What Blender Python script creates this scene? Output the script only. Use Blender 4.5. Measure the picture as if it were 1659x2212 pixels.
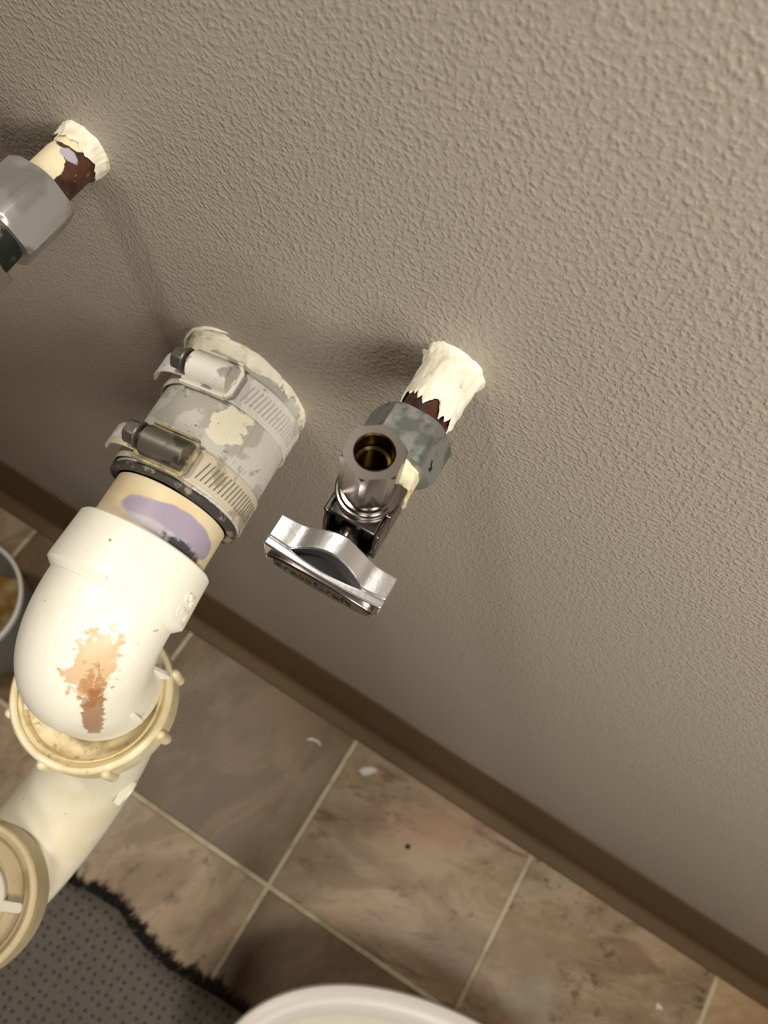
import bpy, bmesh, math, random
from mathutils import Vector, Matrix, noise
random.seed(7)
PI = math.pi
scene = bpy.context.scene
for o in list(bpy.data.objects):
    bpy.data.objects.remove(o)
COL = scene.collection
V3 = Vector

# ------------------------------------------------------------------ camera
cam_d = bpy.data.cameras.new('camera')
cam = bpy.data.objects.new('camera', cam_d)
COL.objects.link(cam)
# rows of the world axes in camera space (x right, y down, z forward)
AX = V3((0.84681881, 0.51932333, -0.1148964))    # along the wall
AY = V3((0.52187919, -0.76957965, 0.36795281))   # into the wall
AD = V3((-0.10266455, 0.37155141, 0.92271856))   # straight down
def cw(v):
    return V3((AX.dot(v), AY.dot(v), -AD.dot(v)))
rx, ry, rz = cw(V3((1, 0, 0))), cw(V3((0, -1, 0))), cw(V3((0, 0, -1)))
m3 = Matrix((rx, ry, rz)).transposed()
cam.matrix_world = Matrix.Translation((0.0, -0.14199, 0.93538)) @ m3.to_4x4()
cam_d.sensor_fit = 'VERTICAL'
cam_d.sensor_height = 36.0
cam_d.lens = 1754.65 / 2212 * 36.0
cam_d.clip_start = 0.005
cam_d.dof.use_dof = True
cam_d.dof.focus_distance = 0.26
cam_d.dof.aperture_fstop = 16.0
scene.camera = cam

# ------------------------------------------------------------------ light
w = bpy.data.worlds.new('world'); scene.world = w
w.use_nodes = True
w.node_tree.nodes['Background'].inputs[0].default_value = (1.0, 0.9, 0.78, 1)
w.node_tree.nodes['Background'].inputs[1].default_value = 0.05
def area(name, loc, target, size, power, col):
    l = bpy.data.lights.new(name, 'AREA'); l.shape = 'DISK'
    l.size = size; l.energy = power; l.color = col
    o = bpy.data.objects.new(name, l); COL.objects.link(o)
    o.location = loc
    o.rotation_euler = (V3(target) - V3(loc)).to_track_quat('-Z', 'Y').to_euler()
    return o
area('added_lamp_right', (0.45, -0.35, 1.10), (0.05, 0, 0.6), 0.22, 3.7, (1.0, 0.955, 0.86))  # added lamp close to the pipes, placed by brightness fit; no known fixture
area('added_lamp_front', (0.22, -0.60, 1.10), (0.05, 0, 0.6), 0.20, 1.6, (1.0, 0.95, 0.85))  # second added lamp, place and power chosen to fit the brightness
area('vanity_lamp', (-0.34, -0.15, 1.60), (-0.15, -0.1, 0.6), 0.10, 4.3, (1.0, 0.95, 0.85))
scene.view_settings.view_transform = 'Standard'
scene.view_settings.look = 'None'
scene.view_settings.gamma = 1.0
scene.view_settings.use_curve_mapping = False
scene.view_settings.exposure = 0.13

# ------------------------------------------------------------------ materials
def srgb(r, g, b):
    f = lambda c: ((c/255)/12.92 if c/255 <= 0.04045 else ((c/255+0.055)/1.055)**2.4)
    return (f(r), f(g), f(b), 1)

class Mat:
    """principled material, colour layers mixed over the base by noise and/or blob masks in object space"""
    def __init__(s, name, base, rough=0.5, metal=0.0, spec=0.5):
        s.m = bpy.data.materials.new(name); s.m.use_nodes = True
        s.nt = s.m.node_tree; s.N = s.nt.nodes; s.L = s.nt.links
        s.b = s.N['Principled BSDF']
        s.b.inputs['Roughness'].default_value = rough
        s.b.inputs['Metallic'].default_value = metal
        s.b.inputs['Specular IOR Level'].default_value = spec
        tc = s.N.new('ShaderNodeTexCoord'); s.co = tc.outputs['Object']
        rgb = s.N.new('ShaderNodeRGB'); rgb.outputs[0].default_value = base
        s.c = rgb.outputs[0]; s.r = None; s.rough = rough; s.bumps = None
        s.link()
    def link(s):
        s.L.new(s.c, s.b.inputs['Base Color'])
        if s.r is not None: s.L.new(s.r, s.b.inputs['Roughness'])
        return s
    def math(s, op, a, b=None):
        n = s.N.new('ShaderNodeMath'); n.operation = op
        for i, v in enumerate((a, b)):
            if v is None: continue
            if hasattr(v, 'links'): s.L.new(v, n.inputs[i])
            else: n.inputs[i].default_value = v
        return n.outputs[0]
    def vmath(s, op, a, b):
        n = s.N.new('ShaderNodeVectorMath'); n.operation = op
        for i, v in enumerate((a, b)):
            if hasattr(v, 'links'): s.L.new(v, n.inputs[i])
            else: n.inputs[i].default_value = v
        return n
    def noise(s, scale, detail=3, rough=0.55, dist=0.0, co=None, stretch=None, rot=None):
        n = s.N.new('ShaderNodeTexNoise')
        n.inputs['Scale'].default_value = scale; n.inputs['Detail'].default_value = detail
        n.inputs['Roughness'].default_value = rough; n.inputs['Distortion'].default_value = dist
        c = co or s.co
        if stretch or rot:
            mp = s.N.new('ShaderNodeMapping')
            mp.inputs['Scale'].default_value = stretch or (1, 1, 1)
            mp.inputs['Rotation'].default_value = rot or (0, 0, 0)
            s.L.new(c, mp.inputs['Vector']); c = mp.outputs[0]
        s.L.new(c, n.inputs['Vector'])
        return n.outputs['Fac']
    def ramp(s, v, lo, hi, tlo=0.0, thi=1.0):
        n = s.N.new('ShaderNodeMapRange'); n.interpolation_type = 'SMOOTHSTEP'
        n.inputs['From Min'].default_value = lo; n.inputs['From Max'].default_value = hi
        n.inputs['To Min'].default_value = tlo; n.inputs['To Max'].default_value = thi
        s.L.new(v, n.inputs['Value'])
        return n.outputs[0]
    def blob(s, c, r):
        d = s.vmath('SUBTRACT', s.co, c).outputs[0]
        d = s.vmath('DIVIDE', d, r).outputs[0]
        l = s.N.new('ShaderNodeVectorMath'); l.operation = 'LENGTH'; s.L.new(d, l.inputs[0])
        return s.math('SUBTRACT', 1.0, l.outputs['Value'])
    def mix(s, color, mask, rough=None, amount=1.0):
        if amount != 1.0: mask = s.math('MULTIPLY', mask, amount)
        n = s.N.new('ShaderNodeMix'); n.data_type = 'RGBA'
        s.L.new(mask, n.inputs[0]); s.L.new(s.c, n.inputs[6])
        if hasattr(color, 'links'): s.L.new(color, n.inputs[7])
        else: n.inputs[7].default_value = color
        s.c = n.outputs[2]
        if rough is not None:
            m = s.N.new('ShaderNodeMix')
            s.L.new(mask, m.inputs[0])
            if s.r is not None: s.L.new(s.r, m.inputs[2])
            else: m.inputs[2].default_value = s.rough
            m.inputs[3].default_value = rough
            s.r = m.outputs[0]
        return s.link()
    def lay(s, color, scale=100, lo=0.5, hi=0.6, detail=3, dist=0.0, blob=None, amp=1.0, rough=None, amount=1.0, stretch=None, rot=None):
        n = s.noise(scale, detail, dist=dist, stretch=stretch, rot=rot)
        if blob:
            b = s.blob(*blob)
            n = s.math('ADD', b, s.math('MULTIPLY', s.math('SUBTRACT', n, 0.5), amp))
        return s.mix(color, s.ramp(n, lo, hi), rough, amount)
    def metalmask(s, mask):
        s.L.new(mask, s.b.inputs['Metallic'])
        return s
    def bump(s, h, dist, strength=1.0):
        n = s.N.new('ShaderNodeBump')
        n.inputs['Strength'].default_value = strength; n.inputs['Distance'].default_value = dist
        s.L.new(h, n.inputs['Height'])
        if s.bumps is not None: s.L.new(s.bumps, n.inputs['Normal'])
        s.bumps = n.outputs[0]
        s.L.new(s.bumps, s.b.inputs['Normal'])
        return s

# painted orange-peel wall
M_wall = Mat('taupe_orange_peel_paint', srgb(166, 156, 144), 0.36, spec=0.45)
n1 = M_wall.noise(610, 2, 0.5, 0.0)
n2 = M_wall.noise(190, 2, 0.5, 0.0)
h = M_wall.math('ADD', M_wall.ramp(n1, 0.40, 0.80), M_wall.math('MULTIPLY', n2, 0.9))
M_wall.bump(h, 0.0008, 0.52)
M_wallp = Mat('plain_taupe_paint', srgb(165, 153, 138), 0.5)
M_ceil = Mat('white_ceiling_paint', srgb(225, 220, 210), 0.7)
M_cove = Mat('brown_rubber_cove', srgb(104, 82, 57), 0.6, spec=0.3)
M_cove.bump(M_cove.noise(60, 2), 0.0005, 0.3)
M_grout = Mat('beige_grout', srgb(206, 192, 164), 0.8)
M_grout.lay(srgb(176, 160, 132), 45, 0.45, 0.7)

# stone-look tile; object colour steers it: r veins, g speckle, b pale grey patch, a turn of the grain
def tile_mat(name, base, cloud, vein, patch, rose):
    m = Mat(name, base, 0.42)
    oi = m.N.new('ShaderNodeObjectInfo')
    off = m.vmath('SCALE', (7.3, 3.1, 1.7), (0, 0, 0)); m.L.new(m.math('MULTIPLY', oi.outputs['Random'], 40.0), off.inputs['Scale'])
    tco = m.vmath('ADD', m.co, off.outputs[0]).outputs[0]
    sep = m.N.new('ShaderNodeSeparateColor'); m.L.new(oi.outputs['Color'], sep.inputs[0])
    cr, cg, cb = sep.outputs[0], sep.outputs[1], sep.outputs[2]
    rotm = m.N.new('ShaderNodeMapping')
    cmb = m.N.new('ShaderNodeCombineXYZ'); m.L.new(m.math('MULTIPLY', oi.outputs['Alpha'], 3.14159), cmb.inputs[2])
    m.L.new(cmb.outputs[0], rotm.inputs['Rotation']); m.L.new(tco, rotm.inputs['Vector'])
    rco = rotm.outputs[0]
    a = m.noise(13, 7, 0.66, 0.7, co=rco, stretch=(0.75, 1.35, 1))
    m.mix(cloud, m.ramp(a, 0.42, 0.62), amount=0.9)
    a = m.noise(9, 5, 0.6, 0.5, co=rco, stretch=(0.7, 1.2, 1))
    m.mix(patch, m.math('MULTIPLY', m.ramp(a, 0.50, 0.64), cb), amount=0.9)
    a = m.noise(17, 6, 0.68, 1.0, co=rco, stretch=(0.55, 1.6, 1))
    m.mix(rose, m.math('MULTIPLY', m.ramp(a, 0.52, 0.68), cr), amount=0.75)
    a = m.noise(15, 8, 0.7, 1.3, co=rco, stretch=(0.5, 1.9, 1))
    m.mix(vein, m.math('MULTIPLY', m.ramp(a, 0.53, 0.68), cr), amount=0.85)
    a = m.noise(75, 5, 0.66, 0.3, co=rco, stretch=(0.8, 1.2, 1))
    b_ = m.noise(14, 4, 0.55, 0.0, co=rco)
    m.mix(vein, m.math('MULTIPLY', m.math('MULTIPLY', m.ramp(a, 0.53, 0.66), m.ramp(b_, 0.42, 0.58)), cg), amount=0.85)
    m.bump(m.noise(40, 3, co=rco), 0.0006, 0.4)
    return m
M_tile = tile_mat('brown_stone_tile', srgb(150, 124, 96), srgb(182, 156, 126), srgb(100, 74, 50), srgb(168, 158, 134), srgb(176, 134, 108))
M_tiledk = tile_mat('dark_brown_stone_tile', srgb(108, 84, 58), srgb(132, 106, 76), srgb(88, 66, 46), srgb(146, 130, 106), srgb(128, 100, 76))
M_tilelt = tile_mat('sandy_stone_tile', srgb(176, 142, 108), srgb(196, 164, 130), srgb(140, 104, 76), srgb(180, 164, 136), srgb(184, 140, 108))

CREAM = srgb(244, 234, 208)
def pvc(name, base=srgb(250, 245, 230), rough=0.38):
    m = Mat(name, base, rough)
    m.lay(srgb(240, 228, 200), 35, 0.5, 0.72, amount=0.5)
    m.lay(srgb(120, 95, 60), 260, 0.73, 0.76, 2, amount=0.7)
    m.bump(m.noise(90, 3), 0.0005, 0.25)
    return m
M_pvc = pvc('white_pvc')
M_pvcdim = pvc('shaded_trap_pvc', srgb(232, 224, 202), 0.45)  # base darkened: the dimmer light on the trap is painted in
M_pvcdim.lay(srgb(214, 196, 160), 22, 0.5, 0.65, amount=0.5)
M_spot = M_pvcdim
# elbow with its rust drip (local pipe frame: X right, Y up, Z out)
M_elbow = pvc('stained_elbow_pvc')
M_stub = Mat('aged_pvc_stub', srgb(232, 214, 178), 0.4)
M_stub.lay(srgb(214, 186, 138), 40, 0.42, 0.7, amount=0.6)
M_stub.lay(srgb(158, 146, 172), 90, 0.10, 0.22, 3, blob=((0.012, 0.017, 0.077), (0.027, 0.018, 0.0085)), amp=0.35, amount=0.9)
M_stub.lay(srgb(206, 200, 200), 180, 0.0, 0.5, 4, blob=((0.008, 0.020, 0.0815), (0.022, 0.014, 0.003)), amp=1.2, amount=0.6)
M_stub.lay(srgb(50, 52, 54), 420, 0.25, 0.6, 4, blob=((0.017, 0.0155, 0.0822), (0.0155, 0.016, 0.0045)), amp=0.9, amount=0.95, rough=0.9)
M_nut = Mat('yellowed_slip_nut', srgb(232, 220, 184), 0.4)
M_nut.lay(srgb(205, 180, 128), 55, 0.40, 0.68, amount=0.75)
M_nut.lay(srgb(120, 92, 56), 240, 0.64, 0.72, 4, amount=0.6)
M_nut2 = Mat('shaded_slip_nut', srgb(190, 173, 136), 0.45)  # darker nut colour, painting in the shade at the inlet end
M_nut2.lay(srgb(158, 140, 104), 45, 0.42, 0.68, amount=0.7)
M_groove = Mat('stained_groove', srgb(226, 208, 164), 0.45)
M_groove.lay(srgb(150, 116, 70), 80, 0.45, 0.7, 4, amount=0.7)
M_groove.lay(srgb(96, 76, 50), 300, 0.62, 0.72, 3, amount=0.6)
M_plug = Mat('white_plug_wing', srgb(196, 188, 172), 0.45)
M_plugdisc = Mat('tan_plug_disc', srgb(170, 152, 118), 0.5)
M_plugdisc.lay(srgb(140, 118, 84), 60, 0.45, 0.7, amount=0.8)
# caulk and paint
M_caulk = Mat('cream_caulk', srgb(244, 236, 216), 0.6)
M_caulk.lay(srgb(214, 200, 170), 160, 0.5, 0.7, amount=0.6)
M_caulk.lay(srgb(92, 62, 40), 330, 0.70, 0.74, 3, amount=0.9)
M_caulk.bump(M_caulk.noise(280, 4), 0.001, 0.5)
# sleeve of the coupling: grey metal under torn paint
M_shield = Mat('painted_shield', srgb(206, 201, 191), 0.55)
M_shield.lay(srgb(178, 172, 162), 55, 0.48, 0.52, 4, amount=0.9)
M_shield.lay(srgb(236, 226, 200), 60, 0.62, 0.635, 4)
M_shield.lay(srgb(238, 229, 205), 130, 0.20, 0.24, 4, blob=((0.0098, 0.0257, 0.033), (0.0085, 0.009, 0.0115)), amp=1.8)
M_shield.lay(srgb(130, 124, 116), 190, 0.62, 0.70, 4, amount=0.6)
M_shield.lay(srgb(120, 88, 50), 420, 0.70, 0.74, 2, amount=0.9)
M_shield.bump(M_shield.noise(160, 3), 0.0007, 0.4)
M_band = Mat('painted_clamp_band', srgb(222, 217, 207), 0.55)
M_band.lay(srgb(190, 186, 180), 80, 0.5, 0.56, 3, amount=0.8)
M_band.lay(srgb(96, 90, 82), 260, 0.66, 0.72, 3, amount=0.8)
M_band.bump(M_band.noise(220, 3), 0.0006, 0.4)
M_band2 = Mat('dirty_clamp_band', srgb(200, 188, 165), 0.55)
M_band2.lay(srgb(150, 138, 116), 90, 0.5, 0.58, 3, amount=0.8)
M_band2.lay(srgb(214, 214, 212), 60, 0.55, 0.6, 3)
M_slot = Mat('slot_shadow_grey', srgb(120, 112, 104), 0.8)
M_slot2 = Mat('painted_slot', srgb(188, 182, 174), 0.8)
M_hous1 = Mat('painted_clamp_housing', srgb(232, 226, 214), 0.5)
M_hous1.lay(srgb(165, 160, 154), 110, 0.56, 0.62, 3)
M_hous1.lay(srgb(90, 84, 78), 300, 0.70, 0.75, 2)
M_hous2 = Mat('bare_steel_housing', srgb(132, 126, 116), 0.38, 0.75)
M_hous2.lay(srgb(88, 82, 74), 160, 0.5, 0.6, 3, rough=0.5)
M_saddle = Mat('paint_spotted_saddle', srgb(176, 162, 126), 0.6)
M_saddle.lay(srgb(132, 122, 100), 130, 0.5, 0.56, 3)
M_screw = Mat('grey_steel_screw', srgb(110, 104, 96), 0.45, 0.7)
M_rubber = Mat('black_rubber_gasket', srgb(62, 58, 54), 0.7)
M_rubber.lay(srgb(150, 140, 122), 160, 0.52, 0.62, 4, amount=0.8)
# copper with leftover paint
def copper(name, blobs):
    m = Mat(name, srgb(78, 42, 26), 0.45, 0.0)
    m.lay(srgb(50, 28, 20), 150, 0.48, 0.62, 4)
    m.lay(srgb(96, 122, 104), 260, 0.62, 0.68, 4, amount=0.9)
    m.lay(srgb(160, 150, 130), 420, 0.69, 0.72, 4, amount=0.8)
    for b in blobs: m.lay(srgb(238, 222, 186), 190, 0.0, 0.06, 4, blob=b, amp=0.7)
    m.bump(m.noise(240, 4), 0.0006, 0.5)
    return m
M_copL = copper('oxidised_copper_spotted', [((-0.0035, 0.008, 0.0185), (0.0100, 0.006, 0.0085)), ((-0.002, 0.009, 0.004), (0.011, 0.006, 0.0055))])
M_copL.lay(srgb(176, 166, 178), 300, 0.1, 0.3, 4, blob=((0.0035, 0.0075, 0.0115), (0.0040, 0.006, 0.0022)), amp=0.8)
M_copR = copper('oxidised_copper', [])
# metals
def metal(name, col, rough, n2=None, **k):
    m = Mat(name, col, rough, 1.0)
    if n2: m.lay(n2, 150, 0.45, 0.65, 3, rough=min(1, rough+0.15))
    m.bump(m.noise(300, 3), 0.0003, 0.15)
    return m
M_chrome = Mat('polished_chrome', srgb(222, 222, 225), 0.27, 1.0)
M_chrome.bump(M_chrome.noise(700, 2), 0.0002, 0.25)
M_chromed = Mat('dark_chrome', srgb(150, 142, 138), 0.2, 1.0)
M_body = Mat('smoky_chrome_body', srgb(118, 110, 106), 0.24, 1.0)
M_body.lay(srgb(60, 55, 52), 110, 0.52, 0.66, 3, rough=0.35)
M_brass = Mat('brass_bore', srgb(112, 96, 62), 0.25, 1.0)
M_recess_shade = Mat('recess_shade_black', srgb(26, 24, 22), 0.4, 0.6)  # near-black that paints shade into the valve recess and handle opening
M_nutR = Mat('weathered_grey_nut', srgb(142, 142, 138), 0.46, 0.6)
M_nutR.lay(srgb(104, 106, 102), 120, 0.5, 0.64, 4, rough=0.58)
M_nutR.lay(srgb(92, 112, 100), 240, 0.60, 0.70, 4, amount=0.5)
M_nutR.lay(srgb(40, 38, 36), 330, 0.66, 0.70, 3)
M_nutL = Mat('dull_grey_nut', srgb(190, 186, 183), 0.34, 0.8)
M_nutL.lay(srgb(168, 164, 162), 60, 0.5, 0.6, 2)
M_oldv = Mat('old_nickel_body', srgb(150, 142, 130), 0.32, 0.85)
M_oldv.lay(srgb(96, 80, 60), 120, 0.52, 0.62, 3)
M_verd = Mat('corroded_nickel', srgb(120, 110, 98), 0.45, 0.3)
M_verd.lay(srgb(60, 52, 44), 150, 0.5, 0.62, 3)
M_verd.lay(srgb(26, 30, 24), 300, 0.10, 0.25, 4, blob=((0.0085, 0.0005, 0.025), (0.0075, 0.0085, 0.02)), amp=0.8, rough=0.7)
M_verd.lay(srgb(52, 88, 70), 420, 0.86, 1.0, 4, blob=((0.0085, -0.001, 0.025), (0.0075, 0.0085, 0.02)), amp=1.2, rough=0.7)
M_tape = Mat('cream_joint_paste', srgb(232, 222, 190), 0.55)
M_tape.lay(srgb(200, 170, 70), 260, 0.56, 0.64, 2)
M_tape.bump(M_tape.noise(300, 4), 0.0012, 0.6)
M_ink = Mat('dark_lettering', srgb(24, 22, 20), 0.5)
# tub, basin, mat, chips
M_tub = Mat('grey_translucent_tub', srgb(122, 126, 124), 0.35)
M_tubrim = Mat('pale_tub_rim', srgb(228, 226, 220), 0.35)
M_stainw = Mat('rusty_water', srgb(150, 104, 48), 0.08)
M_stainw.lay(srgb(196, 168, 118), 18, 0.45, 0.6)
M_basin = Mat('white_basin_plastic', srgb(238, 230, 222), 0.35)
M_basinin = Mat('cream_basin_inside', srgb(252, 248, 230), 0.3)
M_mat = Mat('grey_mat_backing', srgb(110, 102, 94), 0.8)
M_mat.lay(srgb(96, 88, 80), 260, 0.45, 0.6, 2, stretch=(1, 0.12, 1), amount=0.45)
mp = M_mat.N.new('ShaderNodeTexVoronoi'); mp.voronoi_dimensions = '2D'; mp.inputs['Scale'].default_value = 108; mp.inputs['Randomness'].default_value = 0.35
M_mat.L.new(M_mat.co, mp.inputs['Vector'])
M_mat.mix(srgb(62, 55, 50), M_mat.math('MULTIPLY', M_mat.math('SUBTRACT', 1.0, M_mat.ramp(mp.outputs['Distance'], 0.13, 0.26)), M_mat.ramp(M_mat.noise(70, 2), 0.20, 0.45)))
M_mat.bump(M_mat.noise(420, 2), 0.001, 0.5)
M_shag = Mat('dark_shag', srgb(36, 33, 31), 0.9)
M_shag.lay(srgb(92, 86, 80), 90, 0.56, 0.66, 2)
M_chip = Mat('white_paint_chip', srgb(236, 228, 220), 0.6)
M_crumb = Mat('dark_crumb', srgb(48, 38, 28), 0.8)

# ------------------------------------------------------------------ mesh helpers
class MB:
    def __init__(s): s.v = []; s.f = []
    def add(s, vs, fs, M=None):
        o = len(s.v)
        s.v += [(M @ V3(p)) if M is not None else V3(p) for p in vs]
        s.f += [[i+o for i in f] for f in fs]
        return s
    def lathe(s, prof, seg=64, M=None, cap0=False, cap1=False, jit=None):
        """prof: (z, r) going along; closed round Z"""
        vs = []; fs = []
        for k, (z, r) in enumerate(prof):
            for i in range(seg):
                t = 2*PI*i/seg
                rr, zz = (r, z)
                if jit: rr, zz = jit(t, z, r)
                vs.append((rr*math.cos(t), rr*math.sin(t), zz))
        for k in range(len(prof)-1):
            for i in range(seg):
                j = (i+1) % seg
                fs.append([k*seg+i, k*seg+j, (k+1)*seg+j, (k+1)*seg+i])
        if cap0: fs.append([i for i in range(seg)][::-1])
        if cap1: fs.append([(len(prof)-1)*seg+i for i in range(seg)])
        return s.add(vs, fs, M)
    def hexn(s, z0, z1, flat, M=None, rot=0, ch=0.0012, bore=0.0, e=1.05):
        """hex nut along Z with rounded chamfers and a bore"""
        R = flat/2/math.cos(PI/6); n = 48
        vs = []; fs = []
        def ring(z, f):
            out = []
            for i in range(n):
                t = 2*PI*i/n
                u = ((t+PI/6) % (PI/3)) - PI/6
                r = min(flat/2/math.cos(u), f)
                out.append((r*math.cos(t+rot), r*math.sin(t+rot), z))
            return out
        lev = [(z0, flat/2*e), (z0+ch*0.5, (flat/2*e+R)/2), (z0+ch, R*1.001), (z1-ch, R*1.001), (z1-ch*0.5, (flat/2*e+R)/2), (z1, flat/2*e)]
        for z, f in lev: vs += ring(z, f)
        for k in range(len(lev)-1):
            for i in range(n):
                j = (i+1) % n
                fs.append([k*n+i, k*n+j, (k+1)*n+j, (k+1)*n+i])
        if bore > 0:
            b0 = len(vs)
            for z in (z0, z1):
                vs += [(bore*math.cos(2*PI*i/n+rot), bore*math.sin(2*PI*i/n+rot), z) for i in range(n)]
            for i in range(n):
                j = (i+1) % n
                fs.append([j, i, b0+i, b0+j])
                fs.append([5*n+i, 5*n+j, b0+n+j, b0+n+i])
                fs.append([b0+j, b0+i, b0+n+i, b0+n+j])
        else:
            fs.append(list(range(n))[::-1]); fs.append([5*n+i for i in range(n)])
        return s.add(vs, fs, M)
    def box(s, lo, hi, M=None):
        x0, y0, z0 = lo; x1, y1, z1 = hi
        vs = [(x0,y0,z0),(x1,y0,z0),(x1,y1,z0),(x0,y1,z0),(x0,y0,z1),(x1,y0,z1),(x1,y1,z1),(x0,y1,z1)]
        fs = [[3,2,1,0],[4,5,6,7],[0,1,5,4],[1,2,6,5],[2,3,7,6],[3,0,4,7]]
        return s.add(vs, fs, M)
    def prism(s, pts, z0, z1, M=None):
        n = len(pts)
        vs = [(x, y, z0) for x, y in pts]+[(x, y, z1) for x, y in pts]
        fs = [list(range(n))[::-1], [n+i for i in range(n)]]
        for i in range(n):
            j = (i+1) % n; fs.append([i, j, n+j, n+i])
        return s.add(vs, fs, M)
    def sweep(s, path, rad, seg=48, M=None, caps=False, ell=None):
        path = [V3(p) for p in path]; n = len(path)
        if not hasattr(rad, '__len__'): rad = [rad]*n
        vs = []; fs = []
        up = None
        for k in range(n):
            t = (path[min(k+1, n-1)]-path[max(k-1, 0)]).normalized()
            if up is None:
                up = V3((0, 0, 1)) if abs(t.z) < 0.9 else V3((1, 0, 0))
            up = (up - t*up.dot(t)).normalized()
            sd = t.cross(up)
            for i in range(seg):
                a = 2*PI*i/seg
                vs.append(path[k] + (sd*math.cos(a) + up*math.sin(a))*rad[k])
        for k in range(n-1):
            for i in range(seg):
                j = (i+1) % seg
                fs.append([k*seg+i, k*seg+j, (k+1)*seg+j, (k+1)*seg+i])
        if caps:
            fs.append(list(range(seg))[::-1]); fs.append([(n-1)*seg+i for i in range(seg)])
        return s.add(vs, fs, M)
    def lump(s, amp, scale, seed=0.0):
        for i, p in enumerate(s.v):
            q = p*scale + V3((seed, seed*1.7, seed*0.3))
            s.v[i] = p + noise.noise_vector(q)*amp + noise.noise_vector(q*2.7)*amp*0.4
        return s
    def build(s, name, mat, parent=None, ang=35, bev=0, seg=2):
        me = bpy.data.meshes.new(name)
        me.from_pydata([tuple(p) for p in s.v], [], s.f)
        bm = bmesh.new(); bm.from_mesh(me)
        bmesh.ops.recalc_face_normals(bm, faces=bm.faces)
        bm.to_mesh(me); bm.free()
        me.materials.append(mat.m if isinstance(mat, Mat) else mat)
        me.polygons.foreach_set('use_smooth', [True]*len(me.polygons))
        me.set_sharp_from_angle(angle=math.radians(ang))
        me.update()
        o = bpy.data.objects.new(name, me); COL.objects.link(o)
        if parent: o.parent = parent
        if bev:
            b = o.modifiers.new('bevel', 'BEVEL'); b.width = bev; b.segments = seg; b.limit_method = 'ANGLE'
        return o
def tag(o, label=None, cat=None, group=None, kind=None):
    if label: o['label'] = label
    if cat: o['category'] = cat
    if group: o['group'] = group
    if kind: o['kind'] = kind
    return o
def empty(name, loc, d=None, label=None, cat=None):
    e = bpy.data.objects.new(name, None); COL.objects.link(e); e.empty_display_size = 0.02
    if d is not None:
        d = V3(d).normalized(); up = (V3((0, 0, 1)) - d*d.z).normalized(); x = up.cross(d)
        e.matrix_world = Matrix.Translation(loc) @ Matrix((x, up, d)).transposed().to_4x4()
    else: e.location = loc
    return tag(e, label, cat)
RY = Matrix.Rotation(-PI/2, 4, 'X')     # turns local Z into +Y
def T(x, y, z): return Matrix.Translation((x, y, z))
def text(name, body, size, depth, M, mat, parent, bend=None):
    c = bpy.data.curves.new(name, 'FONT'); c.body = body; c.size = size; c.extrude = depth
    c.align_x = 'CENTER'; c.align_y = 'CENTER'; c.resolution_u = 3
    t = bpy.data.objects.new(name, c); COL.objects.link(t)
    bpy.context.view_layer.update()
    me = bpy.data.meshes.new_from_object(t.evaluated_get(bpy.context.evaluated_depsgraph_get()))
    bpy.data.objects.remove(t); bpy.data.curves.remove(c)
    for v in me.vertices:
        p = V3(v.co)
        v.co = (bend(p) if bend else M @ p)
    me.materials.clear(); me.materials.append(mat.m)
    o = bpy.data.objects.new(name, me); COL.objects.link(o); o.parent = parent
    return o

# ------------------------------------------------------------------ setting
VALVE = V3((-0.0343, 0, 0.7179)); DRAIN = V3((-0.1171, 0, 0.6281)); LEFT = V3((-0.1775, 0, 0.7215))
XL, XR, YF, ZC = -1.25, 1.35, -1.9, 2.4
def lin(a, b, n): return [a+(b-a)*i/n for i in range(n)]
xs = lin(XL, -0.5, 6)+lin(-0.5, 0.5, 250)+lin(0.5, XR, 6)+[XR]
zs = lin(0, 0.1, 2)+lin(0.1, 0.95, 210)+lin(0.95, ZC, 8)+[ZC]
holes = [(VALVE, 0.013, 0.0016), (LEFT, 0.013, 0.0016), (DRAIN, 0.036, 0.0022)]
vs = []; fs = []
for z in zs:
    for x in xs:
        y = 0.0
        for c, r, a in holes:
            d = math.hypot(x-c.x, z-c.z)
            y -= a*math.exp(-(max(0, d-r*0.6)/(r*0.7))**2)
        y -= 0.0007*noise.noise(V3((x*9, 0, z*9)))
        vs.append((x, y, z))
nx = len(xs)
for k in range(len(zs)-1):
    for i in range(nx-1):
        fs.append([k*nx+i, k*nx+i+1, (k+1)*nx+i+1, (k+1)*nx+i])
wb = MB().add(vs, fs).build('wall_back', M_wall)
tag(wb, kind='structure')
def slab(name, lo, hi, mat):
    return tag(MB().box(lo, hi).build(name, mat), kind='structure')
slab('wall_left', (XL-0.1, YF, 0), (XL, 0, ZC), M_wallp)
slab('wall_right', (XR, YF, 0), (XR+0.1, 0, ZC), M_wallp)
slab('wall_front', (XL-0.1, YF-0.1, 0), (XR+0.1, YF, ZC), M_wallp)
slab('ceiling', (XL-0.1, YF-0.1, ZC), (XR+0.1, 0.05, ZC+0.1), M_ceil)
floor = slab('floor', (XL-0.1, YF-0.1, -0.05), (XR+0.1, 0.05, -0.0012), M_grout)
# cove base with its toe
cv = [(0.0002, 0.1524), (-0.0012, 0.1522), (-0.0018, 0.151), (-0.0026, 0.146), (-0.0032, 0.014), (-0.0042, 0.0085), (-0.0068, 0.0055), (-0.0110, 0.0042), (-0.0175, 0.0032), (-0.0195, 0.0026), (-0.0205, 0.0012), (-0.0205, 0.0), (0.0002, 0.0)]
b = MB(); n = len(cv)
b.add([(XL, y, z) for y, z in cv]+[(XR, y, z) for y, z in cv], [[i, (i+1) % n, n+(i+1) % n, n+i] for i in range(n)]+[list(range(n)), [n+i for i in range(n)][::-1]])
tag(b.build('baseboard_back', M_cove, ang=50), kind='structure')
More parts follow.
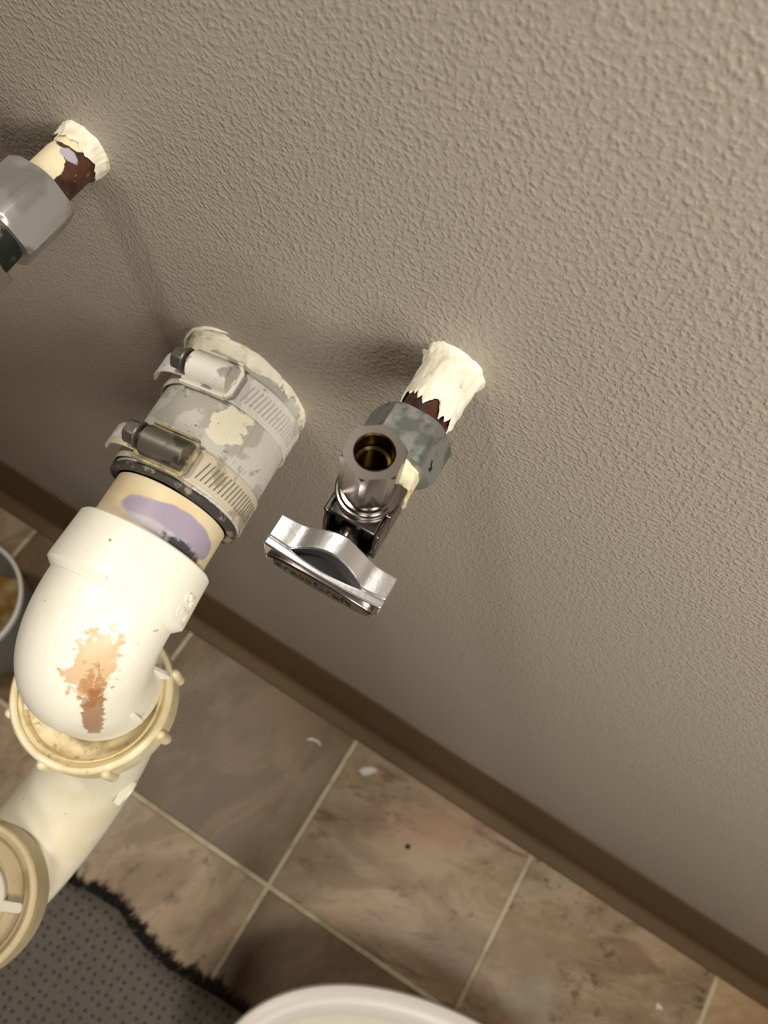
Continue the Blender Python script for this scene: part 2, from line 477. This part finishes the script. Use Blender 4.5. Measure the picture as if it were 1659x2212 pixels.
# tiles
PITCH = 0.2255; GW = 0.0048
X0 = 0.0030; Y0 = -0.1935
tile_mesh = {}
special = {  # (column, row): veins, speckle, pale patch, turn
    (-1, 0): (0.15, 0.1, 0.6, 0.62), (-1, 1): (0.5, 1.0, 1.0, 0.62), (0, 0): (1.0, 0.7, 0.25, 0.90), (0, 1): (0.3, 0.5, 0.0, 0.5),
    (1, 0): (0.6, 1.0, 0.9, 0.9), (2, 0): (0.3, 0.1, 0.0, 0.8), (-2, 0): (0.7, 0.5, 0.3, 0.4), (-3, 0): (0.6, 0.3, 0.4, 0.6)}
shade = {(-1, 0): M_tiledk, (0, 1): M_tiledk, (2, 0): M_tilelt, (-2, 0): M_tiledk, (-3, 1): M_tiledk, (2, 2): M_tiledk}
for row in range(0, 5):
    for colm in range(-4, 5):
        x0 = X0+colm*PITCH; x1 = x0+PITCH
        if row == 0: y1, y0 = -0.0008, Y0
        else: y1 = Y0-(row-1)*PITCH; y0 = y1-PITCH
        hx, hy = (x1-x0-GW)/2, (y1-y0-(GW if row else GW/2))/2
        tm = shade.get((colm, row), M_tile)
        key = (row == 0, tm.m.name)
        if key not in tile_mesh:
            bb = MB(); c = 0.0011
            bb.add([(-hx, -hy, -0.004), (hx, -hy, -0.004), (hx, hy, -0.004), (-hx, hy, -0.004),
                    (-hx, -hy, -0.0008), (hx, -hy, -0.0008), (hx, hy, -0.0008), (-hx, hy, -0.0008),
                    (-hx+c, -hy+c, 0), (hx-c, -hy+c, 0), (hx-c, hy-c, 0), (-hx+c, hy-c, 0)],
                   [[3,2,1,0]]+[[i, (i+1) % 4, 4+(i+1) % 4, 4+i] for i in range(4)]+[[4+i, 4+(i+1) % 4, 8+(i+1) % 4, 8+i] for i in range(4)]+[[8,9,10,11]])
            t = bb.build('tile', tm, floor); tile_mesh[key] = t
        else:
            t = tile_mesh[key].copy(); COL.objects.link(t); t.parent = floor
        t.location = ((x0+x1)/2, (y0+y1)/2+(GW/4 if row == 0 else 0), random.uniform(-0.0002, 0.0))
        t.color = special.get((colm, row), (random.uniform(0.3, 1), random.uniform(0.1, 0.8), random.uniform(0, 0.5), random.uniform(0.2, 0.9)))

# ------------------------------------------------------------------ supply stubs and valves
def caulk_collar(name, parent, r, rout, length, seed, mat=M_caulk, amp=0.0013):
    """torn skin of caulk and paint flaring onto the wall"""
    def jit(t, z, rr):
        e = noise.noise(V3((math.cos(t)*2.2+seed, math.sin(t)*2.2, seed)))
        f = noise.noise(V3((math.cos(t)*6+seed, math.sin(t)*6, seed*2)))
        k = max(0.0, (z-0.001)/length)
        return rr*(1+0.06*e*(1-k)), z*(1+0.22*e+0.16*f) if z > 0.001 else z
    prof = [(-0.002, rout), (0.0004, rout), (0.0010, rout*0.93), (0.0018, (rout+r)/2+0.0006), (0.0035, r+0.0016), (0.007, r+0.0011), (length*0.6, r+0.0010), (length*0.85, r+0.0009), (length*0.97, r+0.0007), (length, r+0.0001)]
    pr = []
    for (a0, b0), (a1, b1) in zip(prof, prof[1:]):
        m_ = 1 if a1 < 0.002 else 4
        pr += [(a0+(a1-a0)*k_/m_, b0+(b1-b0)*k_/m_) for k_ in range(m_)]
    pr.append(prof[-1])
    return MB().lathe(pr, 128, jit=jit).lump(amp*0.5, 260, seed).build(name, mat, parent, ang=60)

def valve(e, nut0, nut1, body0, mats, dark):
    """quarter-turn stop along local Z, outlet along +Y"""
    mnut, mbody, mring, mh = mats
    MB().hexn(nut0, nut1, 0.0238, rot=PI/2, ch=0.0018, bore=0.0081).build('compression_nut', mnut, e)
    MB().lathe([(nut1-0.004, 0.0079), (nut1-0.004, 0.0094), (nut1+0.001, 0.0097), (body0-0.001, 0.0097), (body0+0.001, 0.0099), (body0+0.001, 0.004)], 48).lump(0.0008 if not dark else 0.0003, 260, 3).build('joint_paste' if not dark else 'corroded_collar', M_tape if not dark else M_verd, e)
    bd = MB(); W = 0.0089; H = 0.0092; f = body0+0.0175
    pts = [(-W, -H), (W, -H), (W, H), (-W, H)]
    bd.prism(pts, body0, body0+0.0105)
    bd.box((-W, -H, body0+0.0105), (-W+0.0016, H, f)); bd.box((W-0.0016, -H, body0+0.0105), (W, H, f))
    bd.box((-W+0.0016, H-0.0012, body0+0.0105), (W-0.0016, H, f-0.0004)); bd.box((-W+0.0016, -H, body0+0.0105), (W-0.0016, -H+0.0016, f+0.001))
    vb = bd.build('valve_body', mbody, e, bev=0.0005)
    W2 = W-0.00155; H2 = H-0.0014
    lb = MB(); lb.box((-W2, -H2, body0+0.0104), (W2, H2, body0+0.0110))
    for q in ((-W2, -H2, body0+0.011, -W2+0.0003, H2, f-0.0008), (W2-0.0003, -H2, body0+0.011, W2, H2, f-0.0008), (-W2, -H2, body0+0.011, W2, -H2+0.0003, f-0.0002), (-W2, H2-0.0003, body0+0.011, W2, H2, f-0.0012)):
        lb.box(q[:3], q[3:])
    lb.build('recess_shade_lining', M_recess_shade, vb)  # added dark liner standing for the shade inside the hollow body
    MB().lathe([(body0+0.0106, 0.0), (body0+0.0106, 0.0066), (body0+0.0145, 0.0066), (body0+0.015, 0.006), (body0+0.015, 0.0036)], 40).build('packing_nut', M_recess_shade, vb)
    MB().lathe([(body0+0.013, 0.0038), (body0+0.0238, 0.0038)], 32, cap1=True).build('stem', mbody, e)
    zc = body0+0.0068
    A = T(-0.0008, 0, zc) @ RY
    o = MB()
    o.lathe([(0.0085, 0.0086), (0.0098, 0.0090), (0.0102, 0.0092), (0.0108, 0.0092), (0.0112, 0.0088), (0.0113, 0.0083), (0.0120, 0.0082), (0.0124, 0.0078), (0.0126, 0.0070), (0.0140, 0.0068), (0.0150, 0.0072), (0.0158, 0.0070), (0.0162, 0.0064), (0.0185, 0.0063)], 64, A)
    oc = o.build('outlet_collar', mring, e, ang=25)
    MB().hexn(0.0160, 0.0356, 0.0150, A, rot=0.10, ch=0.0010, bore=0.0052, e=1.09).build('outlet_nut', mring, e)
    MB().lathe([(0.0354, 0.0056), (0.0359, 0.0053), (0.0354, 0.0049), (0.029, 0.0048), (0.0285, 0.0040), (0.018, 0.0036), (0.018, 0.0)], 48, A).build('bore', M_brass, e)
    # handle: a D-shaped loop seen from above, front plate with lettering
    h0 = body0+0.0228; hd = MB(); n = 48; HW = 0.0188
    def prof(x):
        u = x/HW
        hump = math.exp(-(x/0.0085)**2)
        zt = 0.0050 + 0.0026*hump - 0.0006*math.exp(-((abs(x)-0.0105)/0.003)**2)
        zb = -0.0062+0.0022*u*u
        tb = h0+0.0004-0.0026*hump
        tf = h0+0.0112-0.0008*u*u
        k = max(0.0, 1-(x/0.0112)**2)
        t2 = tf-0.0020-0.0006*(1-k)
        t1 = t2-0.0046*k**0.9
        return zt, zb, tb, t1, t2, tf
    def strip(sel):
        vs = []; fs = []
        for i in range(n+1):
            x = -HW+2*HW*i/n
            zt, zb, tb, t1, t2, tf = prof(x)
            if sel == 0: a_, b_, top, bot = tb, t1, zt, zb
            else: a_, b_, top, bot = t2-0.00002, tf, 0.0049-0.0001*(x/HW)**2, zb-0.0006
            vs += [(x, bot, a_), (x, top, a_), (x, top-0.0000, b_), (x, bot, b_)]
        for i in range(n):
            for k in range(4):
                j = (k+1) % 4
                fs.append([4*i+k, 4*i+j, 4*i+4+j, 4*i+4+k])
        fs.append([0, 1, 2, 3][::-1]); fs.append([4*n, 4*n+1, 4*n+2, 4*n+3])
        return vs, fs
    hd.add(*strip(0)); hd.add(*strip(1))
    hnd = hd.build('handle', mh, e, ang=40, bev=0.0006, seg=3)
    MB().prism([(x_, 0) for x_ in ()] or [(-0.0125, h0+0.0025), (0.0125, h0+0.0025), (0.0125, h0+0.0095), (-0.0125, h0+0.0095)], -0.0006, 0.0012, Matrix(((1, 0, 0, 0), (0, 0, -1, 0), (0, 1, 0, 0), (0, 0, 0, 1)))).build('handle_shade_plate', M_recess_shade, hnd)  # added dark plate in place of the darkness seen through the handle loop
    # raised oval face
    pl = []
    for i in range(64):
        a = 2*PI*i/64; c, s_ = math.cos(a), math.sin(a)
        pl.append((0.0172*abs(c)**0.8*(1 if c > 0 else -1), -0.0012+0.0050*abs(s_)**0.8*(1 if s_ > 0 else -1)))
    fp = MB().prism(pl, h0+0.0098, h0+0.0122).build('face_plate', M_chromed, hnd, bev=0.0005)  # darker chrome paints in the floor's dark reflection on this face
    text('lettering', 'BrassCraft', 0.0060, 0.00018, T(-0.0020, -0.0010, h0+0.0122), M_ink, hnd)
    return hnd

dv = (0.047, -0.9987, -0.02)
sp = empty('supply_pipe', VALVE, dv, 'brown copper stub with thick cream caulk feeding the bright chrome shutoff valve', 'pipe')
MB().lathe([(-0.004, 0.0078), (0.030, 0.0078)], 48, cap1=True).lump(0.0002, 300).build('copper_tube', M_copR, sp)
caulk_collar('caulk_collar', sp, 0.0084, 0.0118, 0.0205, 1.3)
sv = empty('shutoff_valve', VALVE + V3((-0.0008, 0, 0)) + V3(dv)*0.0265, dv, 'chrome quarter-turn shutoff valve with open outlet and wide lever handle, right of drain', 'valve')
valve(sv, 0.0, 0.0145, 0.0225, (M_nutR, M_body, M_chromed, M_chrome), False)
dl = (0.0022, -0.9998, -0.02)
sp2 = empty('supply_pipe', LEFT, dl, 'brown copper stub with peeling cream paint at the upper left wall', 'pipe')
MB().lathe([(-0.004, 0.0080), (0.030, 0.0080)], 48, cap1=True).lump(0.0003, 300).build('copper_tube', M_copL, sp2)
caulk_collar('caulk_collar', sp2, 0.0078, 0.0104, 0.0046, 4.1)
sv2 = empty('shutoff_valve', LEFT + V3(dl)*0.0232, dl, 'dull grey old shutoff valve cut off by the left picture edge', 'valve')
valve(sv2, 0.0, 0.0215, 0.0285, (M_nutL, M_oldv, M_oldv, M_chrome), True)

# ------------------------------------------------------------------ drain coupling
dd = (0.0998, -0.9948, -0.02)
dc = empty('drain_coupling', DRAIN, dd, 'paint-smeared sleeve coupling with two screw clamps where the drain leaves the wall', 'coupling')
MB().lathe([(-0.004, 0.0265), (0.004, 0.0268), (0.0615, 0.0270), (0.0630, 0.0281), (0.0646, 0.0281), (0.0652, 0.0268), (0.0650, 0.0246), (0.058, 0.0244)], 96).lump(0.0003, 120).build('rubber_gasket', M_rubber, dc)
def shell(a0, a1, r, th, z0, z1, seg=72):
    vs = []; fs = []
    for i in range(seg+1):
        a = a0+(a1-a0)*i/seg
        for rr, z in ((r, z0), (r+th, z0), (r+th, z1), (r, z1)):
            vs.append((rr*math.cos(a), rr*math.sin(a), z))
    for i in range(seg):
        for k in range(4):
            j = (k+1) % 4; fs.append([4*i+k, 4*i+j, 4*i+4+j, 4*i+4+k])
    fs.append([3, 2, 1, 0]); fs.append([4*seg+k for k in range(4)])
    return vs, fs
R = math.radians
b = MB(); b.add(*shell(R(50), R(50+352), 0.0268, 0.0007, 0.005, 0.0622, 120))
b.build('shield', M_shield, dc)
b = MB(); b.add(*shell(R(-20), R(50), 0.0275, 0.0006, 0.005, 0.0622, 40))
b.build('shield_overlap', M_shield, dc)
def clamp(z, w_, ph, mband, mh, ms, slots, tail):
    bm_ = MB(); bm_.add(*shell(R(ph-8), R(ph+346), 0.0282, 0.0007, z-w_/2, z+w_/2, 120))
    for sgn in (-1, 1): bm_.add(*shell(R(ph-8), R(ph+346), 0.0287, 0.0004, z+sgn*w_/2-0.0006, z+sgn*w_/2+0.0006, 120))
    bd = bm_.build('clamp_band', mband, dc)
    s_ = MB()
    sm_ = M_slot if ms is M_saddle else M_slot2
    for k in range(slots):
        a = ph-30-k*4.1
        A = Matrix.Rotation(R(a), 4, 'Z') @ T(0.02895, 0, z) @ Matrix.Rotation(R(-14), 4, 'X')
        s_.box((-0.0004, -0.00022, -w_*0.33), (0.0002, 0.00022, w_*0.33), A)
    sl = s_.build('slots', sm_, bd); tag(sl, kind='stuff')
    A = Matrix.Rotation(R(ph), 4, 'Z') @ T(0.0286, 0, z)       # X radial, Y tangential, Z along the pipe
    h_ = MB()
    pts = []
    hw = 0.0060
    for i in range(13):
        a = PI*i/12
        pts.append((0.0012+0.0080*math.sin(a)**0.8, hw*math.cos(a)))
    pts = [(0.0, 0.0066)]+[(0.0012, 0.0066)]+pts[0:]+[(0.0012, -0.0066), (0.0, -0.0066)]
    P = A @ Matrix(((1, 0, 0, 0), (0, 0, 1, 0), (0, 1, 0, 0), (0, 0, 0, 1)))
    h_.prism(pts, -0.0095, 0.0085, P)
    hs = h_.build('screw_housing', mh, bd, ang=50, bev=0.0005)
    sd = MB()
    wv = w_/2+0.0016
    sd.prism([(-0.0118, -wv+0.003), (-0.0095, -wv), (0.010, -wv), (0.0118, -wv+0.004), (0.0118, wv-0.004), (0.010, wv), (-0.0095, wv), (-0.0118, wv-0.003)], -0.0002, 0.0016,
             A @ Matrix(((0, 0, 1, 0), (1, 0, 0, 0), (0, 1, 0, 0), (0, 0, 0, 1))))
    for sgn in (-1, 1):
        sd.box((0.0006, -0.010, sgn*wv-0.0005), (0.0032, 0.010, sgn*wv+0.0005), A)
    sd.lathe([(0.0012, 0.0022), (0.0022, 0.0022), (0.0025, 0.0018)], 20, A @ T(0, -0.0085, 0) @ Matrix.Rotation(PI/2, 4, 'Y') @ T(0, 0, 0), cap1=True)
    sd.build('saddle', ms, bd, bev=0.0003)
    S = A @ T(0.0044, 0.0095, 0) @ RY
    q = MB(); q.lathe([(-0.002, 0.0030), (0.0004, 0.0030), (0.0006, 0.0052), (0.0014, 0.0054), (0.0018, 0.0048)], 32, S)
    q.hexn(0.0014, 0.0062, 0.0084, S, ch=0.0008)
    q.build('screw', M_screw, bd)
    if tail:
        vs = []; fs = []
        for i in range(13):
            u = i/12
            a = ph+14+u*52
            r = 0.0292+0.0004+0.0046*math.sin(u*PI*0.7)
            for rr in (r, r+0.0006):
                for zz in (z-w_*0.42*(1-u*0.1), z+w_*0.42*(1-u*0.25)):
                    vs.append((rr*math.cos(R(a)), rr*math.sin(R(a)), zz))
        for i in range(12):
            for c in ((0, 1), (1, 3), (3, 2), (2, 0)):
                fs.append([4*i+c[0], 4*i+c[1], 4*i+4+c[1], 4*i+4+c[0]])
        fs += [[0, 1, 3, 2], [48, 49, 51, 50]]
        MB().add(vs, fs).build('band_tail', mband, bd)
clamp(0.0185, 0.0125, 100, M_band, M_hous1, M_hous1, 16, True)
clamp(0.0545, 0.0125, 97, M_band2, M_hous2, M_saddle, 17, True)
caulk_collar('caulk_collar', dc, 0.0268, 0.0312, 0.0075, 7.7)
MB().lathe([(-0.003, 0.0335), (0.0002, 0.0330), (0.0006, 0.0324), (0.0002, 0.0318), (-0.003, 0.0316)], 96).lump(0.0006, 160, 5).build('caulk_bead', M_caulk, dc, ang=60)

# ------------------------------------------------------------------ drain elbow (stub, hub, quarter bend)
NZ = 0.5800
NO = V3((-0.1040, -0.1385, NZ))
de = empty('drain_elbow', DRAIN + V3(dd)*0.0652, dd, 'cream plastic drain elbow with brown rust drip, from coupling down into the trap nut', 'elbow')
ZE = 0.0652
def sh(p): return [(z-ZE, r) for z, r in p]
MB().lathe(sh([(0.0655, 0.0239), (0.088, 0.0239)]), 96).build('pipe_stub', M_stub, de)
for n_ in M_stub.N:
    if n_.type == 'VECT_MATH' and n_.operation == 'SUBTRACT':
        n_.inputs[1].default_value = V3(n_.inputs[1].default_value)-V3((0, 0, ZE))
EB = V3((-0.0008, -0.049, 0.1335-ZE))
path = []; rad = []
prof = sh([(0.0842, 0.0242), (0.0842, 0.0276), (0.0849, 0.0282), (0.1045, 0.0290), (0.1058, 0.0289), (0.1086, 0.0257), (0.1100, 0.0252)])
eb = MB().lathe(prof, 96)
for i in range(25):
    u = i/24
    a = u*PI/2
    r0 = 0.0252
    z = 0.1083-ZE + r0*math.sin(a)*1.0
    y = -r0*(1-math.cos(a))
    x = EB.x*u**1.3
    path.append((x, y, z)); rad.append(0.0257)
for k in range(1, 5):
    path.append((EB.x, -0.0252-0.0238*k/4, 0.1083-ZE+0.0252)); rad.append(0.0257)
eb.sweep(path, rad, 96)
M_elbow.lay(srgb(214, 172, 120), 260, 0.12, 0.34, 8, dist=0.5, blob=((0.0120, 0.0145, 0.0680), (0.0100, 0.0165, 0.0180)), amp=1.9, amount=0.8)
M_elbow.lay(srgb(180, 126, 78), 320, 0.36, 0.60, 8, dist=0.8, blob=((0.0140, 0.0060, 0.0740), (0.0080, 0.0180, 0.0130)), amp=2.0, amount=0.75)
M_elbow.lay(srgb(160, 110, 68), 330, 0.08, 0.30, 8, dist=0.4, blob=((0.0158, -0.0065, 0.0825), (0.0038, 0.0240, 0.0150)), amp=1.1, amount=0.85)
ebo = eb.build('elbow_body', M_elbow, de, ang=30)
# gussets and mould marks of the elbow
ew = de.matrix_world.inverted()
for ang, zz, hh, ln, th in ((-128, 0.577, 0.0210, 0.0062, 0.0016), (34, 0.586, 0.0190, 0.0045, 0.0011), (-10, 0.588, 0.0130, 0.0022, 0.0012)):
    B = ew @ T(-0.1046, -0.1330, zz) @ Matrix.Rotation(R(ang), 4, 'Z') @ Matrix.Rotation(PI/2, 4, 'X')
    g = MB().prism([(0.0230, hh), (0.0258, hh*0.93), (0.0258+ln*0.7, hh*0.35), (0.0258+ln, 0.0), (0.0258+ln*0.8, -0.003), (0.0230, -0.003)], -th, th, B)
    g.build('gusset', M_pvc, ebo, bev=0.0004)
def wrap(p):
    a = R(13)-p.x/0.0287
    zz = 0.0992-ZE-p.y
    r = 0.0286+p.z
    return V3((r*math.cos(a), r*math.sin(a), zz))
text('raised_lettering', 'OIL\nUJJII', 0.0058, 0.0005, None, M_pvc, ebo, bend=wrap)

# ------------------------------------------------------------------ P-trap
NI = V3((-0.1100, -0.2385, 0.530))
pt = empty('drain_trap', (NO.x, NO.y, NZ-0.10), None, 'off-white plastic trap bend with a lugged slip nut at each end', 'trap')
base = V3((NO.x, NO.y, NZ-0.10))
def slip_nut(c, lugs, tilt, mat=M_nut):
    A = T(*(c-base)) @ Matrix.Rotation(tilt, 4, 'Z')
    m = MB().lathe([(-0.0005, 0.0302), (0.0, 0.0310), (0.0, 0.0325), (-0.0008, 0.0333), (-0.0030, 0.0335), (-0.0170, 0.0338), (-0.0205, 0.0332), (-0.0215, 0.0330), (-0.0215, 0.0245)], 96, A)
    nut = m.build('slip_nut', mat, pt, ang=25)
    g = MB().lathe([(-0.0005, 0.0304), (-0.0022, 0.0300), (-0.0026, 0.0288), (-0.0016, 0.0280), (-0.0030, 0.0272), (-0.0050, 0.0268), (-0.0056, 0.0240), (-0.0058, 0.0170)], 96, A)
    g.build('inner_lip', M_groove if lugs else M_plugdisc, nut, ang=25)
    for k in range(lugs):
        a = 2*PI*k/8-0.15
        B = A @ Matrix.Rotation(a, 4, 'Z') @ T(0.0337, 0, -0.0195)
        MB().lathe([(0.0, 0.0026), (0.0150, 0.0024), (0.0172, 0.0020), (0.0182, 0.0010), (0.0184, 0.0)], 16, B, cap0=True).build('lug', M_nut, nut)
    return nut
slip_nut(NO, 8, 0.18)
nutI = slip_nut(NI, 0, 0.55, M_nut2)
cc = (NI-NO); cc.z = 0; RB = cc.length/2; cd = cc.normalized()
path = []
pz = -0.028
p0 = NO-base
for k in range(4): path.append(p0+V3((0, 0, -0.016+(pz+0.016)*k/4)))
for i in range(33):
    a = PI*i/32
    path.append(p0 + cd*(RB-RB*math.cos(a)) + V3((0, 0, pz-RB*math.sin(a)-0.036*(1-math.cos(a))/2)))
zi = p0.z+pz-0.036; zt = (NI-base).z-0.014
for k in range(1, 5): path.append(V3(((NI-base).x, (NI-base).y, zi+(zt-zi)*k/4)))
tb = MB().sweep(path, 0.0246, 64).build('trap_bend', M_pvcdim, pt)
# mould tab and little raised bosses on the bend
sd_ = V3((-cd.y, cd.x, 0))
for u, off, sz in ((0.42, -0.0245, 0.0068),):
    c = p0 + cd*(RB*0.55) + sd_*0.0246 + V3((0, 0, -0.075))
    B = T(*c) @ Matrix.Rotation(math.atan2(sd_.y, sd_.x), 4, 'Z') @ Matrix.Rotation(PI/2, 4, 'Y')
    MB().lathe([(-0.002, sz), (0.0009, sz), (0.0015, sz*0.85), (0.0015, sz*0.6), (0.0008, sz*0.5), (0.0008, 0)], 32, B @ Matrix.Diagonal((0.55, 1, 1, 1))).build('mould_boss', M_pvc, tb)
# plug inside the second nut
A = T(*(NI-base)) @ Matrix.Rotation(0.55, 4, 'Z')
pd = MB().lathe([(-0.0062, 0.0), (-0.0062, 0.0285), (-0.012, 0.0285)], 96, A).build('plug_disc', M_plugdisc, nutI)
MB().lathe([(-0.0064, 0.0158), (-0.0024, 0.0160), (-0.0018, 0.0166), (-0.0018, 0.0188), (-0.0024, 0.0194), (-0.0064, 0.0196)], 96, A).build('plug_ring', M_plug, nutI)
for k in range(4):
    B = A @ Matrix.Rotation(-0.55+0.42+k*PI/2, 4, 'Z')
    MB().prism([(0.0180, -0.0024), (0.0270, -0.0022), (0.0280, -0.001), (0.0280, 0.001), (0.0270, 0.0022), (0.0180, 0.0024)], -0.0064, -0.0019, B).build('plug_wing', M_plug, nutI, bev=0.0005)
MB().add(*shell(R(70), R(120), 0.0212, 0.0022, -0.0064, -0.0036, 20), A).build('plug_key', M_plugdisc, nutI)

# ------------------------------------------------------------------ tub, basin, mat, chips
tu = empty('plastic_tub', (-0.398, -0.133, 0), None, 'round grey plastic tub holding rusty water on the floor left of drain', 'tub')
MB().lathe([(0.0002, 0.0), (0.0002, 0.046), (0.004, 0.050), (0.134, 0.0600), (0.136, 0.0600), (0.134, 0.0585), (0.006, 0.048), (0.003, 0.045), (0.003, 0.0)], 72).build('tub_wall', M_tub, tu)
MB().lathe([(0.1325, 0.0600), (0.1335, 0.0622), (0.1375, 0.0630), (0.1405, 0.0622), (0.1410, 0.0605), (0.1395, 0.0586), (0.134, 0.0583)], 72).build('tub_rim', M_tubrim, tu)
MB().lathe([(0.045, 0.0), (0.045, 0.0515)], 64).build('rusty_water', M_stainw, tu)

BC = V3((0.262, -0.307, 0)); BA, BB = 0.2255, 0.129
ba = empty('wash_basin', BC, None, 'white oval plastic basin with cream inside at the bottom picture edge', 'basin')
def oval(prof, seg=120):
    """prof: (z, inset from the outline)"""
    vs = []; fs = []
    for z, i_ in prof:
        for k in range(seg):
            t = 2*PI*k/seg
            vs.append(((BA-i_)*math.cos(t), (BB-i_)*math.sin(t), z))
    for k in range(len(prof)-1):
        for i in range(seg):
            j = (i+1) % seg; fs.append([k*seg+i, k*seg+j, (k+1)*seg+j, (k+1)*seg+i])
    return vs, fs
v_, f_ = oval([(0.0002, 0.042), (0.004, 0.036), (0.110, 0.010), (0.120, 0.004), (0.124, 0.0), (0.127, 0.0), (0.1295, 0.0015), (0.1310, 0.006), (0.1315, 0.013), (0.1300, 0.0205), (0.1265, 0.0245)])
f_.append(list(range(120))[::-1])
MB().add(v_, f_).build('basin_shell', M_basin, ba, ang=40)
v_, f_ = oval([(0.1268, 0.0243), (0.1225, 0.0270), (0.1060, 0.0400), (0.0960, 0.0560), (0.0930, 0.0800)]); f_.append([4*120+i for i in range(120)])
MB().add(v_, f_).build('basin_inside', M_basinin, ba, ang=60)

edge = [(-0.42, -0.300), (-0.30, -0.297), (-0.24, -0.296), (-0.20, -0.295), (-0.16, -0.293), (-0.142, -0.289), (-0.111, -0.288), (-0.088, -0.296), (-0.068, -0.301), (-0.041, -0.304), (-0.011, -0.302), (0.02, -0.299), (0.045, -0.299), (0.062, -0.304)]
bm_ = empty('bath_mat', (-0.16, -0.52, 0), None, 'upturned grey bath mat with dotted backing and dark shag edge on the floor', 'mat')
OX, OY = -0.16, -0.52
vs = []; fs = []; nn = len(edge); rows = 24
for k in range(rows+1):
    u = k/rows
    for (x, y) in edge:
        yy = y + (-0.78-y)*u
        zz = 0.0155+0.002*noise.noise(V3((x*14, yy*14, 0)))-0.003*math.exp(-u*22)
        vs.append((x-OX, yy-OY, zz))
for k in range(rows):
    for i in range(nn-1): fs.append([k*nn+i, k*nn+i+1, (k+1)*nn+i+1, (k+1)*nn+i])
o = MB().add(vs, fs).build('mat_backing', M_mat, bm_, ang=60)
s_ = o.modifiers.new('thick', 'SOLIDIFY'); s_.thickness = 0.003; s_.offset = -1
tf = MB()
def edge_y(x):
    for (xa, ya), (xb, yb) in zip(edge, edge[1:]):
        if xa <= x <= xb: return ya+(yb-ya)*(x-xa)/(xb-xa)
    return -0.3
for k in range(1500):
    x = random.uniform(-0.40, 0.058)
    cl = noise.noise(V3((x*45, 1, 0)))
    y = edge_y(x)-random.uniform(0.002, 0.012)
    L_ = 0.010+0.008*cl+random.uniform(0, 0.010)
    a = PI/2+random.gauss(0, 0.6)
    d = V3((math.cos(a), math.sin(a), 0)); sdv = V3((-d.y, d.x, 0))*random.uniform(0.0006, 0.0011)
    z0 = random.uniform(0.003, 0.009); p = V3((x-OX, y-OY, z0))
    q1 = p+d*L_*0.6+V3((0, 0, 0.002)); q2 = p+d*L_+V3((random.uniform(-.002, .002), 0, -z0*0.7))
    tf.add([p-sdv, p+sdv, p+V3((0, 0, .0012)), q1-sdv, q1+sdv, q1+V3((0, 0, .0012)), q2], [[0, 1, 4, 3], [1, 2, 5, 4], [2, 0, 3, 5], [3, 4, 6], [4, 5, 6], [5, 3, 6]])
tag(tf.build('shag_fringe', M_shag, bm_), kind='stuff')

def chip(name, label, cat, x, y, pts, th, mat, curl=0.0):
    vs = [(px, py, 0.0003+curl*(px*px+py*py)) for px, py in pts]+[(px*0.94, py*0.94, 0.0003+th+curl*(px*px+py*py)) for px, py in pts]
    n = len(pts)
    fs = [list(range(n))[::-1], [n+i for i in range(n)]]+[[i, (i+1) % n, n+(i+1) % n, n+i] for i in range(n)]
    o = MB().add(vs, fs).build(name, mat)
    o.location = (x, y, 0.0); return tag(o, label, cat)
chip('paint_chip', 'largest white paint chip on the tile below the chrome valve', 'paint chip', 0.0301, -0.0407,
     [(-0.009, -0.006), (-0.001, -0.0075), (0.004, -0.003), (0.009, 0.004), (0.007, 0.0065), (0.001, 0.005), (-0.006, 0.0005)], 0.0012, M_chip)
chip('paint_chip', 'thin curled white paint sliver left of the largest chip', 'paint chip', -0.0363, -0.0464,
     [(-0.008, -0.0035), (-0.004, -0.0005), (0.003, 0.0012), (0.008, -0.0008), (0.008, 0.0008), (0.003, 0.0030), (-0.005, 0.0018), (-0.0085, -0.0015)], 0.0009, M_chip)
chip('paint_chip', 'tiny white paint flake on tile near lower right corner', 'paint chip', 0.4096, -0.0785,
     [(-0.004, 0.003), (-0.002, -0.004), (0.0005, -0.001), (0.005, -0.001), (0.002, 0.002)], 0.001, M_chip)
chip('dirt_crumb', 'small dark crumb on the streaked tile below the valve', 'crumb', 0.1081, -0.0843,
     [(-0.003, -0.002), (0.001, -0.003), (0.003, 0.0), (0.001, 0.003), (-0.002, 0.002)], 0.0016, M_crumb)
